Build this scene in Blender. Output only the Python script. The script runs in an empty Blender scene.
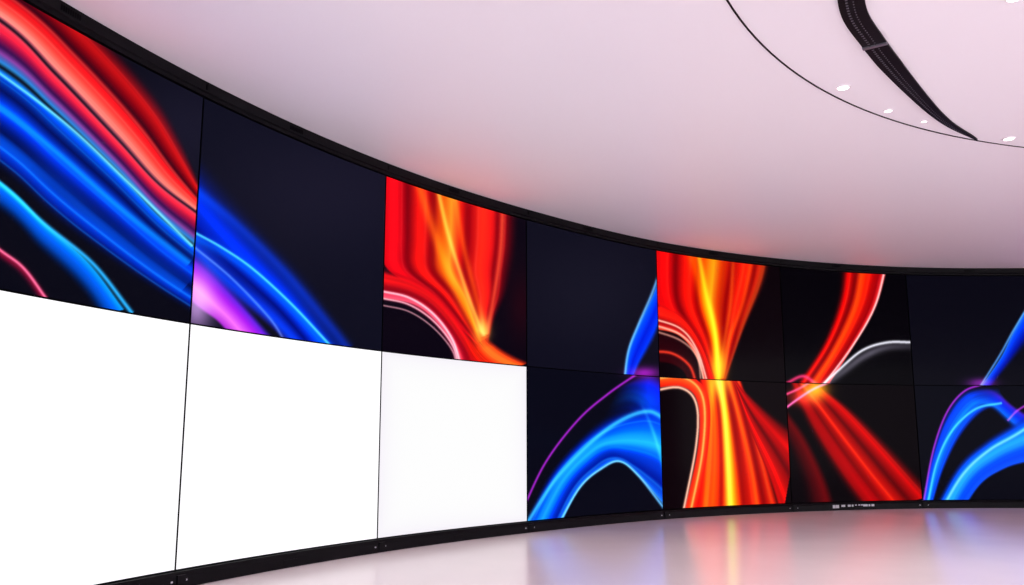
import bpy, math, random
import numpy as np
from mathutils import Vector
rng = np.random.RandomState(7)
sc = bpy.context.scene
sc.view_settings.view_transform = 'Standard'

# ------------------------------------------------------------------ wall path
H = 4.4; Z0 = 0.145; ZM = Z0 + H/2; ZT = Z0 + H; ZC = ZT + 0.15; EYE = 1.28
core = [(-2.97,8.105),(-1.57,10.66),(.22,12.90),(2.51,15.05),(5.11,16.55),(7.87,17.37)]
W = 2.95
left = []; p = core[0]
for a in (71.5, 82, 92, 102):
    a = math.radians(a); p = (p[0]-W*math.cos(a), p[1]-W*math.sin(a)); left.append(p)
right = []; p = core[-1]
for a in (1.5,-10,-22,-34,-46,-58):
    a = math.radians(a); p = (p[0]+W*math.cos(a), p[1]+W*math.sin(a)); right.append(p)
KN = np.array(left[::-1] + core + right)
OFF = 3
SMIN, SMAX = -2, 11
def P(s):
    s = np.asarray(s, float) + OFF
    i = np.clip(np.floor(s).astype(int), 1, len(KN)-3)
    u = (s - i)[..., None]
    a, b, c, d = KN[i-1], KN[i], KN[i+1], KN[i+2]
    return .5*((2*b)+(-a+c)*u+(2*a-5*b+4*c-d)*u**2+(-a+3*b-3*c+d)*u**3)
def T(s):
    e = 1e-3; v = P(np.asarray(s)+e)-P(np.asarray(s)-e)
    return v/np.linalg.norm(v, axis=-1, keepdims=True)
def N(s):
    t = T(s); return np.stack([t[..., 1], -t[..., 0]], -1)
def PO(s, d): return P(s)+N(s)*(d-.055)

# ------------------------------------------------------------------ materials
def s2l(c):
    c = np.clip(np.asarray(c, float), 0, 1)
    return np.where(c <= .04045, c/12.92, ((c+.055)/1.055)**2.4)
def rgb(r, g, b): return tuple(float(x) for x in s2l([r/255, g/255, b/255]))+(1,)
def mat(name, col, rough=.5, metal=0, spec=.5, emit=None, estr=0, coat=0):
    m = bpy.data.materials.new(name); m.use_nodes = True
    b = m.node_tree.nodes['Principled BSDF']
    b.inputs['Base Color'].default_value = col
    b.inputs['Roughness'].default_value = rough
    b.inputs['Metallic'].default_value = metal
    b.inputs['Specular IOR Level'].default_value = spec
    b.inputs['Coat Weight'].default_value = coat
    if emit: b.inputs['Emission Color'].default_value = emit; b.inputs['Emission Strength'].default_value = estr
    return m
def noise_bump(m, scale, strength, rough_lo=None, rough_hi=None):
    nt = m.node_tree; b = nt.nodes['Principled BSDF']
    tc = nt.nodes.new('ShaderNodeTexCoord'); n = nt.nodes.new('ShaderNodeTexNoise')
    n.inputs['Scale'].default_value = scale; n.inputs['Detail'].default_value = 3
    nt.links.new(tc.outputs['Object'], n.inputs['Vector'])
    if strength:
        bp = nt.nodes.new('ShaderNodeBump'); bp.inputs['Strength'].default_value = strength; bp.inputs['Distance'].default_value = .02
        nt.links.new(n.outputs['Fac'], bp.inputs['Height']); nt.links.new(bp.outputs['Normal'], b.inputs['Normal'])
    if rough_lo is not None:
        mr = nt.nodes.new('ShaderNodeMapRange'); mr.inputs['To Min'].default_value = rough_lo; mr.inputs['To Max'].default_value = rough_hi
        nt.links.new(n.outputs['Fac'], mr.inputs['Value']); nt.links.new(mr.outputs['Result'], b.inputs['Roughness'])
M_black = mat('black_powdercoat', rgb(9,8,12), .5, spec=.08); noise_bump(M_black, 60, .05)
M_gap = mat('panel_bezel_black', rgb(3,3,5), .6, spec=.02)
M_ceil = mat('satin_ceiling_paint', rgb(242,241,246), .45, spec=.16); noise_bump(M_ceil, .5, 0, .42, .5)
M_floor = mat('polished_resin_floor', rgb(244,229,231), .2, spec=.4); noise_bump(M_floor, .8, 0, .17, .24)
M_grey = mat('brushed_aluminium', rgb(150,150,158), .35, 1)
M_white = mat('white_lamp_diffuser', rgb(255,255,255), .4, emit=(1,.98,.96,1), estr=3)
M_trim = mat('white_lamp_ring', rgb(238,232,236), .4)
M_print = mat('white_print', rgb(180,180,188), .5)
def screen_mat(name, spec):
    m = mat(name, rgb(2,2,4), .1, spec=spec)
    nt = m.node_tree; a = nt.nodes.new('ShaderNodeAttribute'); a.attribute_name = 'picture'
    b = nt.nodes['Principled BSDF']
    nt.links.new(a.outputs['Color'], b.inputs['Emission Color']); b.inputs['Emission Strength'].default_value = 1.0
    return m
M_screen = screen_mat('lit_display_glass', .01)

# ------------------------------------------------------------------ mesh helpers
def obj(name, me, parent=None, m=None, smooth=False):
    o = bpy.data.objects.new(name, me); sc.collection.objects.link(o)
    if m: me.materials.append(m)
    if smooth: me.polygons.foreach_set('use_smooth', [True]*len(me.polygons))
    if parent: o.parent = parent
    return o
def pydata(name, v, f):
    me = bpy.data.meshes.new(name); me.from_pydata([tuple(map(float, q)) for q in v], [], f); me.update(); return me
def sweep(name, s0, s1, prof, parent, m, n=None, path=None):
    """closed profile [(offset toward the room, z)] swept along the wall"""
    n = n or int((s1-s0)*16)
    v = []; f = []; k = len(prof)
    for s in np.linspace(s0, s1, n+1):
        for d, z in prof:
            q = PO(s, d); v.append((q[0], q[1], z))
    for i in range(n):
        for j in range(k):
            a = i*k+j; b = i*k+(j+1) % k
            f.append((a, b, b+k, a+k))
    f.append(tuple(range(k))[::-1]); f.append(tuple(range(n*k, n*k+k)))
    return obj(name, pydata(name, v, f), parent, m)
def empty(name):
    o = bpy.data.objects.new(name, None); sc.collection.objects.link(o); o.empty_display_size = .3; return o

# ------------------------------------------------------------------ artwork painter
SCL = 2.0
# outline of each display picture (seam top, middle, bottom) on the artwork sheet
SE = {0:((-90,-67),(-130,263),(-176,642)),1:((203,98),(190,324),(177,572)),2:((386,177),(381,352),(378,541)),
      3:((526,219),(527,366),(528,521)),4:((656,250),(660,378),(664,510)),5:((778,266),(787,382),(795,503)),
      6:((907,274),(915,384),(925,500)),7:((1053,275),(1064,385),(1076,500))}
def spl(pts, n):
    p = np.array(pts, float)
    if len(p) > 2:
        q = np.vstack([2*p[0]-p[1], p, 2*p[-1]-p[-2]]); out = []
        u = np.linspace(0, 1, 24, endpoint=False)[:, None]
        for i in range(len(p)-1):
            a, b, c, d = q[i:i+4]
            out.append(.5*((2*b)+(-a+c)*u+(2*a-5*b+4*c-d)*u**2+(-a+3*b-3*c+d)*u**3))
        out.append(p[-1:]); p = np.vstack(out)
    L = np.r_[0, np.cumsum(np.linalg.norm(np.diff(p, axis=0), axis=1))]
    t = np.linspace(0, L[-1], n)
    return np.stack([np.interp(t, L, p[:, 0]), np.interp(t, L, p[:, 1])], 1), L[-1]
def ss(x): x = np.clip(x, 0, 1); return x*x*(3-2*x)
class Cell:
    def __init__(s, i, row, base):
        a = SE[i]; b = SE[i+1]
        s.q = [a[row], b[row], b[row+1], a[row+1]]
        xs = [c[0] for c in s.q]; ys = [c[1] for c in s.q]
        s.x0, s.y0 = min(xs)-3, min(ys)-3
        s.w = int((max(xs)+3-s.x0)*SCL); s.h = int((max(ys)+3-s.y0)*SCL)
        yy, xx = np.mgrid[0:s.h, 0:s.w]
        s.X = xx/SCL+s.x0; s.Y = yy/SCL+s.y0
        s.im = np.zeros((s.h, s.w, 3))+np.array(base)/255.
    def put(s, x, y, col, al, add):
        ix = ((x-s.x0)*SCL).astype(int).ravel(); iy = ((y-s.y0)*SCL).astype(int).ravel()
        ok = (ix >= 0)&(ix < s.w)&(iy >= 0)&(iy < s.h)
        id_ = (iy*s.w+ix)[ok]; n = s.w*s.h
        cnt = np.bincount(id_, minlength=n); c1 = np.maximum(cnt, 1)
        A = np.bincount(id_, al.ravel()[ok], n)/c1
        C = np.stack([np.bincount(id_, col[..., k].ravel()[ok], n)/c1 for k in range(3)], 1)
        A = A.reshape(s.h, s.w, 1); C = C.reshape(s.h, s.w, 3)
        s.im = 1-(1-s.im)*(1-np.clip(C*A, 0, 1)) if add else s.im*(1-A)+C*A
        s.im = np.clip(s.im, 0, 1)
    def sheet(s, A, B, cols, tal=((0,1),(1,1)), edge=(.15,.15), streak=0, freq=6, a=1, add=False, seed=0):
        L = max(spl(A,50)[1], spl(B,50)[1]); nt = int(L*SCL*1.7)+8
        pa, _ = spl(A, nt); pb, _ = spl(B, nt)
        wd = np.linalg.norm(pa-pb, axis=1).max(); nw = int(wd*SCL*1.7)+6
        w = np.linspace(0, 1, nw)[None, :]; t = np.linspace(0, 1, nt)[:, None]
        x = pa[:, :1]*(1-w)+pb[:, :1]*w; y = pa[:, 1:]*(1-w)+pb[:, 1:]*w
        cw = [c[0] for c in cols]
        col = np.stack([np.interp(w, cw, [c[1][k]/255. for c in cols])+0*t for k in range(3)], -1)
        if streak:
            r = np.random.RandomState(seed+11); f = 0
            for k in range(5):
                fr = freq*(.6+k*.8)
                f = f+np.sin(w*fr*6.28+r.rand()*6.28+np.sin(t*3+r.rand()*6)*.8)/(1+.45*k)
            col = col*(1+streak*np.clip(f, -1.6, 1.6)[..., None]*.7)
        al = np.interp(t, [q[0] for q in tal], [q[1] for q in tal])*a
        al = al*(ss(w/edge[0]) if edge[0] else 1)*(ss((1-w)/edge[1]) if edge[1] else 1)
        s.put(x, y, np.clip(col, 0, 1), al+0*w, add); return s
    def line(s, pts, wd, col, a=1, tal=((0,1),(1,1)), add=True, k=2.5):
        n = 120; p, L = spl(pts, n); d = np.gradient(p, axis=0); d /= np.linalg.norm(d, axis=1, keepdims=True)+1e-9
        nn = np.stack([d[:, 1], -d[:, 0]], 1)
        A = p+nn*wd*k; B = p-nn*wd*k
        nt = int(L*SCL*1.7)+8; nw = int(wd*2*k*SCL*1.7)+6
        ii = np.linspace(0, n-1, nt)
        f = lambda q: np.stack([np.interp(ii, np.arange(n), q[:, 0]), np.interp(ii, np.arange(n), q[:, 1])], 1)
        A, B = f(A), f(B); w = np.linspace(0, 1, nw)[None, :]; t = np.linspace(0, 1, nt)[:, None]
        x = A[:, :1]*(1-w)+B[:, :1]*w; y = A[:, 1:]*(1-w)+B[:, 1:]*w
        al = np.exp(-((w-.5)*2*k)**2)*np.interp(t, [q[0] for q in tal], [q[1] for q in tal])*a
        c = np.zeros(x.shape+(3,))+np.array(col)/255.
        s.put(x, y, c, al, add); return s
    def glow(s, x, y, rx, ry, col, a=1, add=True, rot=0):
        c, sn = math.cos(rot), math.sin(rot); dx = s.X-x; dy = s.Y-y
        u = (dx*c+dy*sn)/rx; v = (-dx*sn+dy*c)/ry
        g = (np.exp(-(u*u+v*v))*a)[..., None]; C = np.array(col)/255.
        s.im = np.clip(1-(1-s.im)*(1-C*g) if add else s.im*(1-g)+C*g, 0, 1); return s
    def sample(s, nu, nv):
        q = np.array(s.q, float)
        src = [(0,0),(1,0),(1,1),(0,1)]; A = []; b = []
        for (u, v), (x, y) in zip(src, q):
            A.append([u,v,1,0,0,0,-u*x,-v*x]); b.append(x)
            A.append([0,0,0,u,v,1,-u*y,-v*y]); b.append(y)
        h = np.append(np.linalg.solve(np.array(A), np.array(b)), 1).reshape(3, 3)
        U, V = np.meshgrid(np.linspace(0, 1, nu+1), np.linspace(1, 0, nv+1))
        X = h[0,0]*U+h[0,1]*V+h[0,2]; Y = h[1,0]*U+h[1,1]*V+h[1,2]; D = h[2,0]*U+h[2,1]*V+h[2,2]
        fx = np.clip((X/D-s.x0)*SCL-.5, 0, s.w-1.001); fy = np.clip((Y/D-s.y0)*SCL-.5, 0, s.h-1.001)
        ix = fx.astype(int); iy = fy.astype(int); ax = (fx-ix)[..., None]; ay = (fy-iy)[..., None]
        I = s.im
        C = (I[iy,ix]*(1-ax)+I[iy,ix+1]*ax)*(1-ay)+(I[iy+1,ix]*(1-ax)+I[iy+1,ix+1]*ax)*ay
        l = C.mean(-1, keepdims=True)
        return np.clip(np.clip(l+(C-l)*1.14, 0, 1)**1.14*1.05, 0, 1)
def fan(c, A, B, ws, cols, wd, a=.6, add=True):
    """fibres running between two guide curves"""
    pa, _ = spl(A, 12); pb, _ = spl(B, 12)
    for k, w in enumerate(ws):
        c.line([tuple(q) for q in pa*(1-w)+pb*w], wd*(.7+.6*((k*37) % 10)/10), cols[k % len(cols)], a*(.6+.4*((k*53) % 7)/7), add=add)

art = {}
# --- panel 0 top : red, pink and blue diagonal ribbons
c = Cell(0, 0, (12,12,24)); art['T0'] = c
c.glow(190, 130, 90, 70, (34,32,50), .8, False)
A0 = [(-90,-110),(50,-22),(108,28),(160,90),(184,136),(201,184)]; B0 = [(-130,-52),(0,18),(60,74),(120,138),(160,184),(196,213)]
c.sheet(A0, B0, [(0,(50,6,20)),(.14,(190,14,28)),(.3,(235,34,36)),(.44,(120,8,24)),(.52,(60,6,22)),(.64,(215,36,44)),(.78,(245,84,76)),(.9,(250,150,140)),(1,(200,90,130))], streak=.1, freq=1.6, edge=(.4,.1), seed=3)
fan(c, A0, B0, [.26,.58,.72,.86], [(255,60,50),(255,110,80),(255,120,100)], 1.1, .4)
C0 = [(-130,4),(0,64),(60,112),(120,170),(160,215),(195,248)]
c.sheet([(-130,-54),(0,16),(60,72),(120,136),(160,182),(197,213)], C0,
        [(0,(236,100,120)),(.2,(220,50,76)),(.4,(130,24,70)),(.55,(70,26,90)),(.7,(140,80,160)),(.85,(70,140,215)),(1,(70,200,245))], streak=.08, freq=1.2, edge=(.1,.15), seed=5)
D0 = [(-130,90),(0,172),(60,224),(110,262),(150,290),(192,318)]
c.sheet([(-130,-6),(0,62),(60,110),(120,167),(160,212),(195,246)], D0,
        [(0,(50,180,245)),(.08,(14,90,215)),(.22,(5,20,88)),(.36,(14,80,230)),(.46,(10,56,190)),(.6,(4,14,66)),(.74,(14,90,240)),(.84,(8,50,190)),(1,(4,8,40))], streak=.1, freq=1.4, edge=(.06,.25), seed=8)
fan(c, C0, D0, [.12,.4,.74,.86], [(40,150,255),(20,110,255),(70,190,255)], 1.2, .45)
c.line([(-60,76),(0,104),(60,150),(120,204),(190,264)], 3.4, (20,150,255), .6)
c.line([(-60,34),(0,70),(70,122),(130,180),(193,247)], 1.5, (130,225,255), .85)
c.line([(-60,100),(0,136),(60,182),(110,226),(186,288)], 6, (10,90,255), .4)
c.sheet([(-130,100),(0,176),(50,222),(95,262),(130,310)], [(-130,136),(0,212),(40,250),(80,288),(100,316)],
        [(0,(40,190,250)),(.3,(6,110,230)),(1,(4,20,70))], edge=(.12,.5))
c.line([(-100,110),(0,180),(50,224),(98,264),(136,314)], 2.2, (60,190,255), .9)
c.line([(-60,200),(0,247),(28,268),(52,300)], 1.5, (255,120,150), 1)
c.line([(-60,205),(0,250),(28,271),(50,300)], 4, (190,20,60), .6)
# --- panel 1 top
c = Cell(1, 0, (19,19,34)); art['T1'] = c
c.glow(330, 190, 120, 70, (33,31,48), .8, False)
c.sheet([(192,140),(232,184),(276,232),(318,280),(362,352)], [(186,262),(212,286),(240,306),(268,326),(296,350)],
        [(0,(14,20,66)),(.25,(12,40,160)),(.5,(8,64,230)),(.68,(6,20,110)),(.85,(24,80,235)),(1,(60,40,170))], streak=.12, freq=1.5, edge=(.5,.12), seed=2)
c.sheet([(186,248),(216,272),(248,304),(284,344)], [(184,300),(200,312),(216,322),(230,336)],
        [(0,(60,50,200)),(.35,(170,50,220)),(.65,(235,130,235)),(1,(150,40,190))], edge=(.2,.1))
c.glow(196, 304, 18, 30, (225,180,245), .75)
c.line([(190,232),(222,248),(256,270),(296,306),(336,350)], 1.3, (90,190,255), 1)
c.line([(190,236),(222,252),(256,274),(296,310),(332,350)], 5, (10,100,255), .6)
c.line([(190,246),(232,278),(272,318),(290,345)], 1.4, (120,150,255), .6)
c.line([(196,192),(238,224),(290,274),(334,328),(350,350)], 5, (10,60,230), .5)

# --- panel 2 top
RO = [(255,120,60),(255,70,30),(255,160,70)]
c = Cell(2, 0, (14,8,20)); art['T2'] = c
A2 = [(380,160),(380,232),(384,268),(430,296),(484,348)]; B2 = [(522,205),(520,250),(512,290),(500,318),(490,350)]
c.sheet(A2, B2,
  [(0,(180,12,30)),(.1,(220,22,38)),(.2,(145,6,24)),(.3,(225,36,30)),(.38,(165,10,24)),(.47,(245,110,30)),(.53,(255,170,60)),(.6,(205,34,28)),(.66,(150,10,22)),(.75,(235,55,38)),(.86,(160,14,28)),(1,(90,8,20))],
  edge=(.02,.12), streak=.1, freq=2, seed=6)
fan(c, A2, B2, [.16,.34,.72,.9], [(255,90,70),(255,60,40)], 1.6, .35)
fan(c, A2, B2, [.21,.4,.64,.85], [(110,4,18)], 3, .6, False)
c.line([(420,180),(436,230),(460,290),(486,340)], 5, (255,120,20), .6)
c.line([(440,185),(452,235),(470,290),(487,336)], 2.4, (255,200,80), .7)
c.line([(458,190),(466,240),(478,290),(489,334)], 3, (255,110,20), .5)
c.line([(505,205),(503,250),(497,295),(490,334)], 2.2, (255,110,60), .6)
c.glow(486, 330, 7, 12, (255,180,70), .9)
c.sheet([(380,266),(416,276),(450,300),(486,352),(492,372)], [(380,300),(416,306),(440,324),(458,350),(464,372)],
  [(0,(160,10,30)),(.4,(225,36,40)),(.7,(150,12,36)),(1,(240,90,100))], edge=(.3,.08), streak=.12, freq=1.6)
for k, (w_, a_) in enumerate([(1.3,1),(1.0,.9),(.8,.7)]):
    o = k*7
    c.line([(380,292+o),(410,298+o),(436,314+o),(456,340+o*.8),(466-o*.4,372)], w_, (255,190,200), a_)
c.line([(380,296),(410,302),(436,318),(456,344),(466,372)], 3.4, (240,60,90), .6)
c.sheet([(484,330),(500,344),(515,354),(530,362)], [(462,332),(470,352),(480,366),(500,376)],
  [(0,(200,30,20)),(.4,(255,140,60)),(.6,(230,60,30)),(1,(180,20,20))], tal=((0,0),(.4,1),(1,1)), edge=(.2,.2), streak=.1)
c.glow(522, 305, 12, 36, (50,8,20), .6, False)
# --- panel 3 top
c = Cell(3, 0, (19,18,32)); art['T3'] = c
c.glow(590, 290, 70, 60, (29,28,42), .8, False)
c.sheet([(662,262),(655,288),(640,322),(630,350),(626,386)], [(664,300),(660,330),(652,350),(642,368),(634,386)],
      [(0,(60,150,250)),(.2,(16,90,240)),(.5,(6,40,200)),(.8,(12,70,225)),(1,(30,40,150))], edge=(.15,.25))
c.line([(660,272),(652,296),(640,326),(631,352),(627,384)], 1.3, (120,190,255), .8)
c.glow(646, 374, 14, 6, (180,40,200), .8)
c = Cell(3, 1, (13,13,26)); art['B3'] = c
c.sheet([(622,386),(640,376),(654,372),(668,380)], [(606,420),(634,414),(652,436),(668,492)],
      [(0,(120,40,200)),(.2,(20,50,215)),(.5,(16,100,250)),(.75,(6,50,190)),(1,(6,24,110))], tal=((0,0),(.6,1),(1,1)), edge=(.15,.2), streak=.1, freq=1.6, seed=4)
A3 = [(516,534),(550,474),(588,432),(618,408),(648,396),(668,400)]; B3 = [(560,534),(584,490),(606,470),(624,463),(642,478),(668,512)]
c.sheet(A3, B3,
      [(0,(8,16,80)),(.15,(8,50,200)),(.34,(16,120,250)),(.46,(50,180,255)),(.58,(10,90,240)),(.8,(5,36,150)),(.93,(30,110,240)),(1,(90,180,255))], edge=(.25,.04), streak=.1, freq=1.8, seed=9)
fan(c, A3, B3, [.25,.58,.85], [(60,160,255),(20,110,255)], 1.2, .45)
c.line([(528,522),(560,478),(596,442),(626,420),(650,412),(666,420)], 2.4, (80,200,255), .8)
c.line([(560,528),(584,488),(606,469),(624,462),(642,477),(666,510)], 1.2, (120,200,255), .9)
c.line([(522,510),(548,462),(582,420),(612,394),(640,374)], 1.2, (180,50,210), .9)
c.line([(642,400),(652,424),(660,450),(668,486)], 1.6, (60,160,255), .6, tal=((0,0),(.4,1),(1,1)))
c.glow(648, 371, 16, 6, (200,60,190), .9)
# --- panel 4 top and bottom : large flame
c = Cell(4, 0, (12,4,8)); art['T4'] = c
A4 = [(650,235),(655,300),(690,340),(716,380)]; B4 = [(775,235),(768,280),(748,330),(730,380)]
c.sheet(A4, B4,
      [(0,(180,12,20)),(.12,(225,20,22)),(.22,(130,6,14)),(.32,(230,32,18)),(.4,(180,10,12)),(.47,(250,100,16)),(.54,(255,180,40)),(.6,(235,80,16)),(.68,(170,14,12)),(.78,(235,44,20)),(.86,(170,14,14)),(.93,(245,84,36)),(1,(110,8,10))],
      edge=(.02,.12), streak=.1, freq=2, seed=4)
fan(c, A4, B4, [.14,.34,.78,.94], [(255,90,50),(255,60,30)], 1.6, .35)
fan(c, A4, B4, [.21,.41,.68,.87], [(110,4,8)], 3, .6, False)
c.line([(690,240),(704,290),(716,330),(722,380)], 5, (255,120,0), .6)
c.line([(698,240),(708,290),(718,330),(722,380)], 2.8, (255,205,40), .75)
c.line([(755,240),(745,300),(732,340),(726,378)], 2.6, (255,100,20), .5)
c.line([(735,240),(733,300),(727,345),(724,378)], 2, (255,130,30), .4)
c.glow(722, 366, 8, 18, (255,190,40), .9)
c.sheet([(650,296),(684,312),(706,342),(722,386)], [(650,330),(680,336),(698,356),(708,386)],
  [(0,(200,20,20)),(.4,(235,45,30)),(.7,(160,10,20)),(1,(245,100,70))], edge=(.3,.1), streak=.12, freq=1.6)
c.sheet([(650,328),(680,334),(698,356),(706,386)], [(650,364),(672,366),(686,374),(692,390)], [(0,(30,4,10)),(1,(60,6,14))], edge=(.1,.1))
for k in range(3):
    o = k*6
    c.line([(650,318+o),(682,328+o),(700,350+o*.6),(712-o*.6,386)], 1.1, (255,200,180), .95-.15*k)
c.line([(650,352),(674,354),(692,366),(700,386)], 1.6, (255,80,50), .8)
c = Cell(4, 1, (14,4,8)); art['B4'] = c
A5 = [(700,370),(704,410),(700,460),(690,520)]; B5 = [(742,370),(756,410),(772,460),(790,520)]
c.sheet(A5, B5,
  [(0,(150,8,10)),(.14,(225,36,14)),(.26,(245,100,18)),(.36,(200,30,12)),(.45,(255,190,50)),(.51,(255,140,20)),(.6,(190,20,10)),(.72,(225,36,16)),(.82,(160,10,10)),(.92,(235,50,20)),(1,(150,8,10))],
  edge=(.06,.08), streak=.1, freq=2, seed=2)
fan(c, A5, B5, [.2,.7,.9], RO, 1.6, .35)
fan(c, A5, B5, [.35,.6,.82], [(110,4,8)], 3, .6, False)
c.sheet([(734,374),(752,392),(776,412),(800,428)], [(738,382),(754,430),(774,480),(786,520)],
  [(0,(110,6,12)),(.3,(215,18,20)),(.5,(90,4,10)),(.75,(225,26,22)),(1,(160,14,16))], edge=(.2,.05), streak=.12, freq=2, seed=7)
c.line([(722,372),(728,410),(732,460),(736,520)], 3.4, (255,215,60), .85)
c.line([(716,372),(714,410),(712,460),(708,520)], 3, (255,130,20), .6)
c.line([(730,374),(744,420),(756,470),(764,520)], 2.6, (255,140,30), .5)
c.sheet([(650,372),(690,374),(712,396),(712,450),(698,520)], [(650,390),(684,388),(700,404),(700,450),(684,520)],
  [(0,(220,26,16)),(.5,(250,96,40)),(1,(200,30,24))], edge=(.1,.1))
c.line([(650,392),(682,388),(699,404),(699,446),(684,520)], 1.4, (255,205,180), 1)
c.line([(650,380),(686,378),(706,398),(706,450),(692,520)], 1.2, (255,180,100), .8)
c.glow(722, 380, 10, 16, (255,205,60), .9)
# --- panel 5
c = Cell(5, 0, (5,3,7)); art['T5'] = c
A6 = [(842,262),(838,300),(822,345),(790,392)]; B6 = [(892,262),(880,306),(858,346),(828,392)]
c.sheet(A6, B6,
  [(0,(100,6,12)),(.2,(215,18,16)),(.38,(130,6,12)),(.55,(240,50,16)),(.7,(200,18,16)),(.84,(140,6,14)),(1,(245,80,80))], edge=(.25,.05), streak=.1, freq=2, seed=5)
fan(c, A6, B6, [.25,.65], RO, 1.2, .4)
c.line([(889,262),(878,306),(856,346),(824,388)], 1.1, (255,190,190), 1)
c.line([(866,262),(858,306),(838,350),(812,390)], 3, (255,90,20), .6)
c.line([(915,342),(890,342),(866,350),(842,370),(822,388)], 1.5, (235,235,245), .95)
c.line([(915,346),(890,347),(868,356),(846,372),(822,388)], 4, (150,146,160), .6, tal=((0,.5),(.4,1),(1,.8)))
c.line([(786,384),(805,376),(820,384)], 2, (255,80,140), .8)
c = Cell(5, 1, (9,3,7)); art['B5'] = c
A7 = [(812,378),(854,404),(896,444),(940,494)]; B7 = [(786,374),(806,424),(836,474),(866,515)]
c.sheet(A7, B7,
  [(0,(100,6,12)),(.2,(200,18,18)),(.36,(100,5,10)),(.52,(225,30,20)),(.66,(130,7,12)),(.84,(180,14,18)),(1,(50,4,10))], edge=(.2,.25), streak=.12, freq=2, seed=1)
fan(c, A7, B7, [.15,.52], [(255,60,40),(255,90,40)], 1.3, .4)
c.sheet([(786,404),(810,434),(832,476),(846,515)], [(788,446),(794,466),(802,490),(806,515)], [(0,(140,12,18)),(.5,(70,6,12)),(1,(20,4,10))], edge=(.3,.5))
c.glow(818, 388, 13, 11, (255,180,40), 1)
c.glow(806, 396, 16, 8, (255,60,50), .8)
c.line([(786,408),(800,398),(816,388),(834,380)], 1.4, (255,120,190), 1)
c.line([(786,394),(800,388),(814,380)], 1.4, (255,90,150), .9)
# --- panel 6
c = Cell(6, 0, (12,11,22)); art['T6'] = c
c.sheet([(1066,270),(1040,290),(1018,326),(1004,356),(980,392)], [(1066,310),(1046,330),(1026,352),(1010,370),(992,392)],
  [(0,(60,150,250)),(.25,(14,80,235)),(.6,(6,30,160)),(1,(16,20,90))], edge=(.15,.4))
c.line([(1060,276),(1038,296),(1018,328),(1004,354),(984,386)], 1.1, (110,180,255), .8)
c.glow(985, 382, 14, 5, (170,60,200), .7)
c = Cell(6, 1, (10,10,22)); art['B6'] = c
c.sheet([(922,505),(934,450),(948,412),(968,388),(1000,384)], [(936,505),(948,470),(966,436),(988,412),(1012,404)],
  [(0,(10,20,90)),(.3,(14,80,235)),(.6,(20,130,250)),(1,(8,40,170))], tal=((0,1),(.8,1),(1,.2)), edge=(.25,.15), streak=.1)
c.sheet([(980,384),(1000,388),(1024,408),(1080,440)], [(962,412),(990,408),(1010,424),(1050,470)],
  [(0,(110,40,190)),(.4,(16,60,215)),(.7,(20,120,250)),(1,(6,20,100))], tal=((0,0),(.25,1),(1,1)), edge=(.2,.4))
A8 = [(932,515),(960,466),(988,440),(1024,416),(1080,376)]; B8 = [(966,515),(986,486),(1006,472),(1030,464),(1080,458)]
c.sheet(A8, B8,
  [(0,(6,30,140)),(.25,(16,110,250)),(.48,(60,190,255)),(.68,(10,80,225)),(1,(30,90,220))], edge=(.2,.08), streak=.1, freq=2)
c.line([(926,500),(936,450),(950,412),(968,390),(990,382)], 1.1, (180,60,220), .9)
c.line([(930,504),(940,462),(956,430),(980,408),(1006,402)], 1.3, (90,190,255), .9)
c.line([(944,512),(968,474),(994,450),(1024,432),(1070,400)], 1.8, (140,225,255), .8)
c.line([(1012,420),(1024,408),(1050,394)], 1.2, (190,70,220), .8)

def white_pic(nu, nv, edge):
    U, V = np.meshgrid(np.linspace(-1, 1, nu+1), np.linspace(-1, 1, nv+1))
    f = np.clip(np.maximum(abs(U), abs(V)), 0, 1)**8
    return (1-f[..., None])*np.array([1,1,1])+f[..., None]*np.array(edge)/255.

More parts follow.
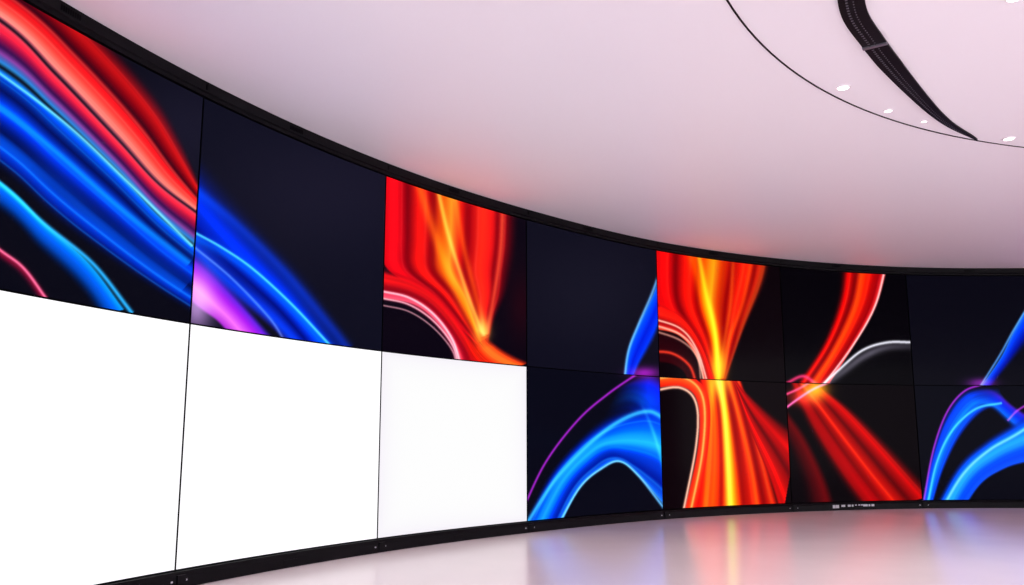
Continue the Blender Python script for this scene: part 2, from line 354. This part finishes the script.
# ------------------------------------------------------------------ video wall
vw = empty('curved_video_wall')
def display(i, row, pic, nu, nv, strength=1.0):
    g = .011
    z0, z1 = ((ZM+g*.7, ZT-g) if row == 0 else (Z0+g, ZM-g*.7))
    gs = g/W
    s = np.linspace(i+gs, i+1-gs, nu+1); q = PO(s, .06); z = np.linspace(z0, z1, nv+1)
    co = np.zeros((nv+1, nu+1, 3)); co[..., 0] = q[:, 0]; co[..., 1] = q[:, 1]; co[..., 2] = z[:, None]
    idx = np.arange((nu+1)*(nv+1)).reshape(nv+1, nu+1)
    f = np.stack([idx[:-1,:-1], idx[:-1,1:], idx[1:,1:], idx[1:,:-1]], -1).reshape(-1, 4)
    me = bpy.data.meshes.new('display_glass'); me.vertices.add(idx.size); me.vertices.foreach_set('co', co.ravel())
    me.loops.add(f.size); me.loops.foreach_set('vertex_index', f.ravel().astype(np.int32))
    me.polygons.add(len(f)); me.polygons.foreach_set('loop_start', np.arange(0, f.size, 4, dtype=np.int32))
    me.polygons.foreach_set('loop_total', np.full(len(f), 4, dtype=np.int32))
    me.update(calc_edges=True); me.validate()
    at = me.color_attributes.new('picture', 'FLOAT_COLOR', 'POINT')
    C = np.ones((nv+1, nu+1, 4), np.float32); C[..., :3] = s2l(pic)*strength
    at.data.foreach_set('color', C.ravel())
    obj('display_%d_%s' % (i-SMIN+1, 'upper' if row == 0 else 'lower'), me, vw, M_screen, True)
    n = 8; v = []; ff = []
    b0, b1 = z0-g*.35, z1+g*.35
    for s_ in np.linspace(i+gs*.6, i+1-gs*.6, n+1):
        for d, z_ in ((.056, b0), (.056, b1), (.01, b1), (.01, b0)):
            q_ = PO(s_, d); v.append((q_[0], q_[1], z_))
    for k in range(n):
        for j in range(4):
            a = k*4+j; b = k*4+(j+1) % 4; ff.append((a, b, b+4, a+4))
    ff.append((0,3,2,1)); ff.append((n*4, n*4+1, n*4+2, n*4+3))
    obj('bezel_%d_%s' % (i-SMIN+1, 'upper' if row == 0 else 'lower'), pydata('bezel', v, ff), vw, M_gap)

plan = {-2:('T3','B3'),-1:('T4','W0'),0:('T0','W0'),1:('T1','W0'),2:('T2','W2'),3:('T3','B3'),4:('T4','B4'),5:('T5','B5'),
        6:('T6','B6'),7:('T4','B4'),8:('T5','B5'),9:('T3','B3'),10:('T4','B4')}
for i, (t, b) in plan.items():
    for row, k in ((0, t), (1, b)):
        if k[0] == 'W':
            display(i, row, white_pic(24, 20, (254,252,255) if k == 'W0' else (249,245,252)), 24, 20, 1.2 if k == 'W0' else .99)
        else:
            c = art[k]; vis = 0 <= i <= 6
            nu = min(int(c.w*.85), 330) if vis else 110; nv = min(int(c.h*.85), 330) if vis else 90
            display(i, row, c.sample(nu, nv), nu, nv, 1.08)
sweep('backing_wall', SMIN, SMAX, [(0.008, 0.0), (0.008, ZC-.002), (-.25, ZC-.002), (-.25, 0.0)], vw, M_gap)
sweep('header_frame', SMIN, SMAX, [(0.012, ZT+.006), (.075, ZT+.006), (.075, ZT+.04), (.095, ZT+.05), (.095, ZC-.003), (.012, ZC-.003)], vw, M_black)
sweep('plinth', SMIN, SMAX, [(0.012, 0.001), (.13, .001), (.13, .10), (.11, Z0-.004), (.012, Z0-.004)], vw, M_black)
def box_at(s, d0, d1, z0, z1, hw, v, f):
    b = len(v); t = T(s); n = N(s); p = PO(s, 0)
    for a in (-hw, hw):
        for d in (d0, d1):
            for z in (z0, z1):
                q = p+t*a+n*d; v.append((q[0], q[1], z))
    for q in ((0,1,3,2),(4,6,7,5),(0,4,5,1),(2,3,7,6),(0,2,6,4),(1,5,7,3)): f.append(tuple(b+k for k in q))
v = []; f = []
for i in range(SMIN+1, SMAX):
    box_at(i, .12, .145, .03, .115, .05, v, f); box_at(i+.5, .125, .136, .035, .08, .10, v, f)
obj('plinth_clips', pydata('plinth_clips', v, f), vw, M_black)
v = []; f = []
for i in range(SMIN+1, SMAX):
    box_at(i, .091, .10, ZT+.065, ZC-.03, .01, v, f)
    for k in range(9):
        box_at(i+.42+k*.008, .091, .099, ZT+.07, ZC-.035, .007, v, f)
obj('header_vents', pydata('header_vents', v, f), vw, M_gap)
v = []; f = []
r = random.Random(4)
for i in range(SMIN+1, SMAX):
    for dd in (.022, -.037):
        box_at(i+dd, .128, .1345, .06, .074, .011, v, f)
obj('indicator_marks', pydata('indicator_marks', v, f), vw, M_print)
v = []; f = []
x = 5.31
for k in range(13):
    wd = r.choice([.018,.03,.035,.04])
    if k in (2, 4): x += .02; continue
    box_at(x, .128, .134, .062-(.02 if k < 2 else 0), .099, wd, v, f)
    x += .026
obj('printed_label', pydata('printed_label', v, f), vw, M_print)

# ------------------------------------------------------------------ floor and ceiling
def slab(name, x0, x1, y0, y1, z0, z1, m):
    v = [(x, y, z) for x in (x0, x1) for y in (y0, y1) for z in (z0, z1)]
    return obj(name, pydata(name, v, [(0,1,3,2),(4,6,7,5),(0,4,5,1),(2,3,7,6),(0,2,6,4),(1,5,7,3)]), None, m)
slab('floor', -9, 26, -9, 21, -.2, 0, M_floor)
slab('ceiling', -9, 26, -9, 21, ZC, ZC+.25, M_ceil)

def circ(a, b, c):
    ax, ay = a; bx, by = b; cx, cy = c; d = 2*(ax*(by-cy)+bx*(cy-ay)+cx*(ay-by))
    ux = ((ax*ax+ay*ay)*(by-cy)+(bx*bx+by*by)*(cy-ay)+(cx*cx+cy*cy)*(ay-by))/d
    uy = ((ax*ax+ay*ay)*(cx-bx)+(bx*bx+by*by)*(ax-cx)+(cx*cx+cy*cy)*(bx-ax))/d
    return ux, uy, math.hypot(ax-ux, ay-uy)
def ribbon3(name, pts, wd, z0, z1, m, parent=None):
    p = np.array(pts); d = np.gradient(p, axis=0); d /= np.linalg.norm(d, axis=1, keepdims=True)
    n = np.stack([-d[:, 1], d[:, 0]], 1); wd = np.broadcast_to(np.asarray(wd, float), (len(p),))[:, None]
    a = p+n*wd/2; b = p-n*wd/2; v = []; f = []
    for i in range(len(p)):
        v += [(a[i,0],a[i,1],z0),(b[i,0],b[i,1],z0),(b[i,0],b[i,1],z1),(a[i,0],a[i,1],z1)]
    for i in range(len(p)-1):
        for j in range(4):
            q = i*4+j; w_ = i*4+(j+1) % 4; f.append((q, w_, w_+4, q+4))
    f.append((0,1,2,3)); k = len(p)*4-4; f.append((k+3,k+2,k+1,k))
    return obj(name, pydata(name, v, f), parent, m)
ux, uy, R = circ((1.70,6.49),(3.63,8.77),(6.05,10.02))
an = np.linspace(math.radians(200), math.radians(20), 120)
ribbon3('trim_1', [(ux+R*math.cos(a), uy+R*math.sin(a)) for a in an], .016, ZC-.006, ZC+.01, M_black)

tl = empty('curved_ceiling_diffuser')
cp, L = spl([(1.95,4.1),(2.28,5.3),(2.67,6.48),(3.15,7.23),(3.93,8.24),(4.68,9.12),(5.34,9.72)], 110)
tt = np.linspace(0, 1, 110)
def WD(t): return .185*np.clip((1-t)/.42, 0, 1)**.7
ribbon3('housing', cp, WD(tt)+.012, ZC-.02, ZC-.001, M_black, tl)
M_slot = mat('diffuser_louvre', rgb(84,80,90), .4, spec=.5)
dn, _ = spl(cp, 420); dd = np.gradient(dn, axis=0); dd /= np.linalg.norm(dd, axis=1, keepdims=True); nn = np.stack([-dd[:,1], dd[:,0]], 1)
wq = WD(np.linspace(0,1,420))
v = []; f = []
def slat(i, o0, o1, hw, z0, z1):
    b = len(v)
    for a in (-hw, hw):
        for o in (o0, o1):
            for z in (z0, z1):
                q = dn[i]+dd[i]*a+nn[i]*o*wq[i]; v.append((q[0], q[1], z))
    for q in ((0,1,3,2),(4,6,7,5),(0,4,5,1),(2,3,7,6),(0,2,6,4),(1,5,7,3)): f.append(tuple(b+k for k in q))
for i in range(2, 400, 3):
    slat(i, .14, .24, .005, ZC-.026, ZC-.018); slat(i, -.1, -.05, .004, ZC-.026, ZC-.018)
obj('louvre_slats', pydata('louvre_slats', v, f), tl, M_slot)
v = []; f = []
i = int(np.argmin(np.hypot(dn[:,0]-3.16, dn[:,1]-7.26)))
slat(i, -.55, .55, .018, ZC-.035, ZC-.015)
obj('joint_cover', pydata('joint_cover', v, f), tl, M_grey)

F = 885; th = math.radians(9.49)
def ring(name, r0, r1, z0, z1, x, y, m, parent, n=40):
    v = []; f = []
    for k in range(n):
        a = 2*math.pi*k/n
        for r_, z in ((r0, z0), (r1, z0), (r1, z1), (r0, z1)): v.append((x+r_*math.cos(a), y+r_*math.sin(a), z))
    for k in range(n):
        for j in range(4):
            a = k*4+j; b = k*4+(j+1) % 4; c_ = ((k+1) % n)*4; f.append((a, b, c_+(j+1) % 4, c_+j))
    obj(name, pydata(name, v, f), parent, m)
lamps = [(3.25,8.22,.07),(3.95,8.84,.05),(4.47,9.15,.035),(5.70,9.71,.07),(3.93,6.45,.06),(7.2,7.6,.07),(8.6,9.2,.07),(2.9,3.4,.075),(5.4,2.8,.075),(8.6,4.6,.075)]
for x, y, r_ in lamps:
    e = empty('recessed_downlight')
    ring('trim_ring', r_*.8, r_, ZC-.012, ZC-.001, x, y, M_trim, e)
    ring('lens', .001, r_*.8, ZC-.006, ZC-.001, x, y, M_white, e)
    l = bpy.data.lights.new('lamp', 'SPOT'); l.energy = 110; l.spot_size = math.radians(120); l.spot_blend = .8; l.shadow_soft_size = .15; l.color = (1,.98,.96)
    l.specular_factor = .3
    lo = bpy.data.objects.new('lamp', l); sc.collection.objects.link(lo); lo.location = (x, y, ZC-.03); lo.parent = e

# ------------------------------------------------------------------ uniform world light, added to brighten ceiling and floor; no back wall modelled
w = bpy.data.worlds.new('World'); sc.world = w; w.use_nodes = True
bg = w.node_tree.nodes['Background']; bg.inputs[0].default_value = (.975,.955,1,1); bg.inputs[1].default_value = 4.6

cam = bpy.data.cameras.new('camera'); co = bpy.data.objects.new('camera', cam); sc.collection.objects.link(co)
cam.sensor_width = 36; cam.lens = F/1024*36; cam.clip_end = 200
co.location = (0, 0, EYE); co.rotation_euler = (math.radians(90)+th, 0, -.0006)
sc.camera = co
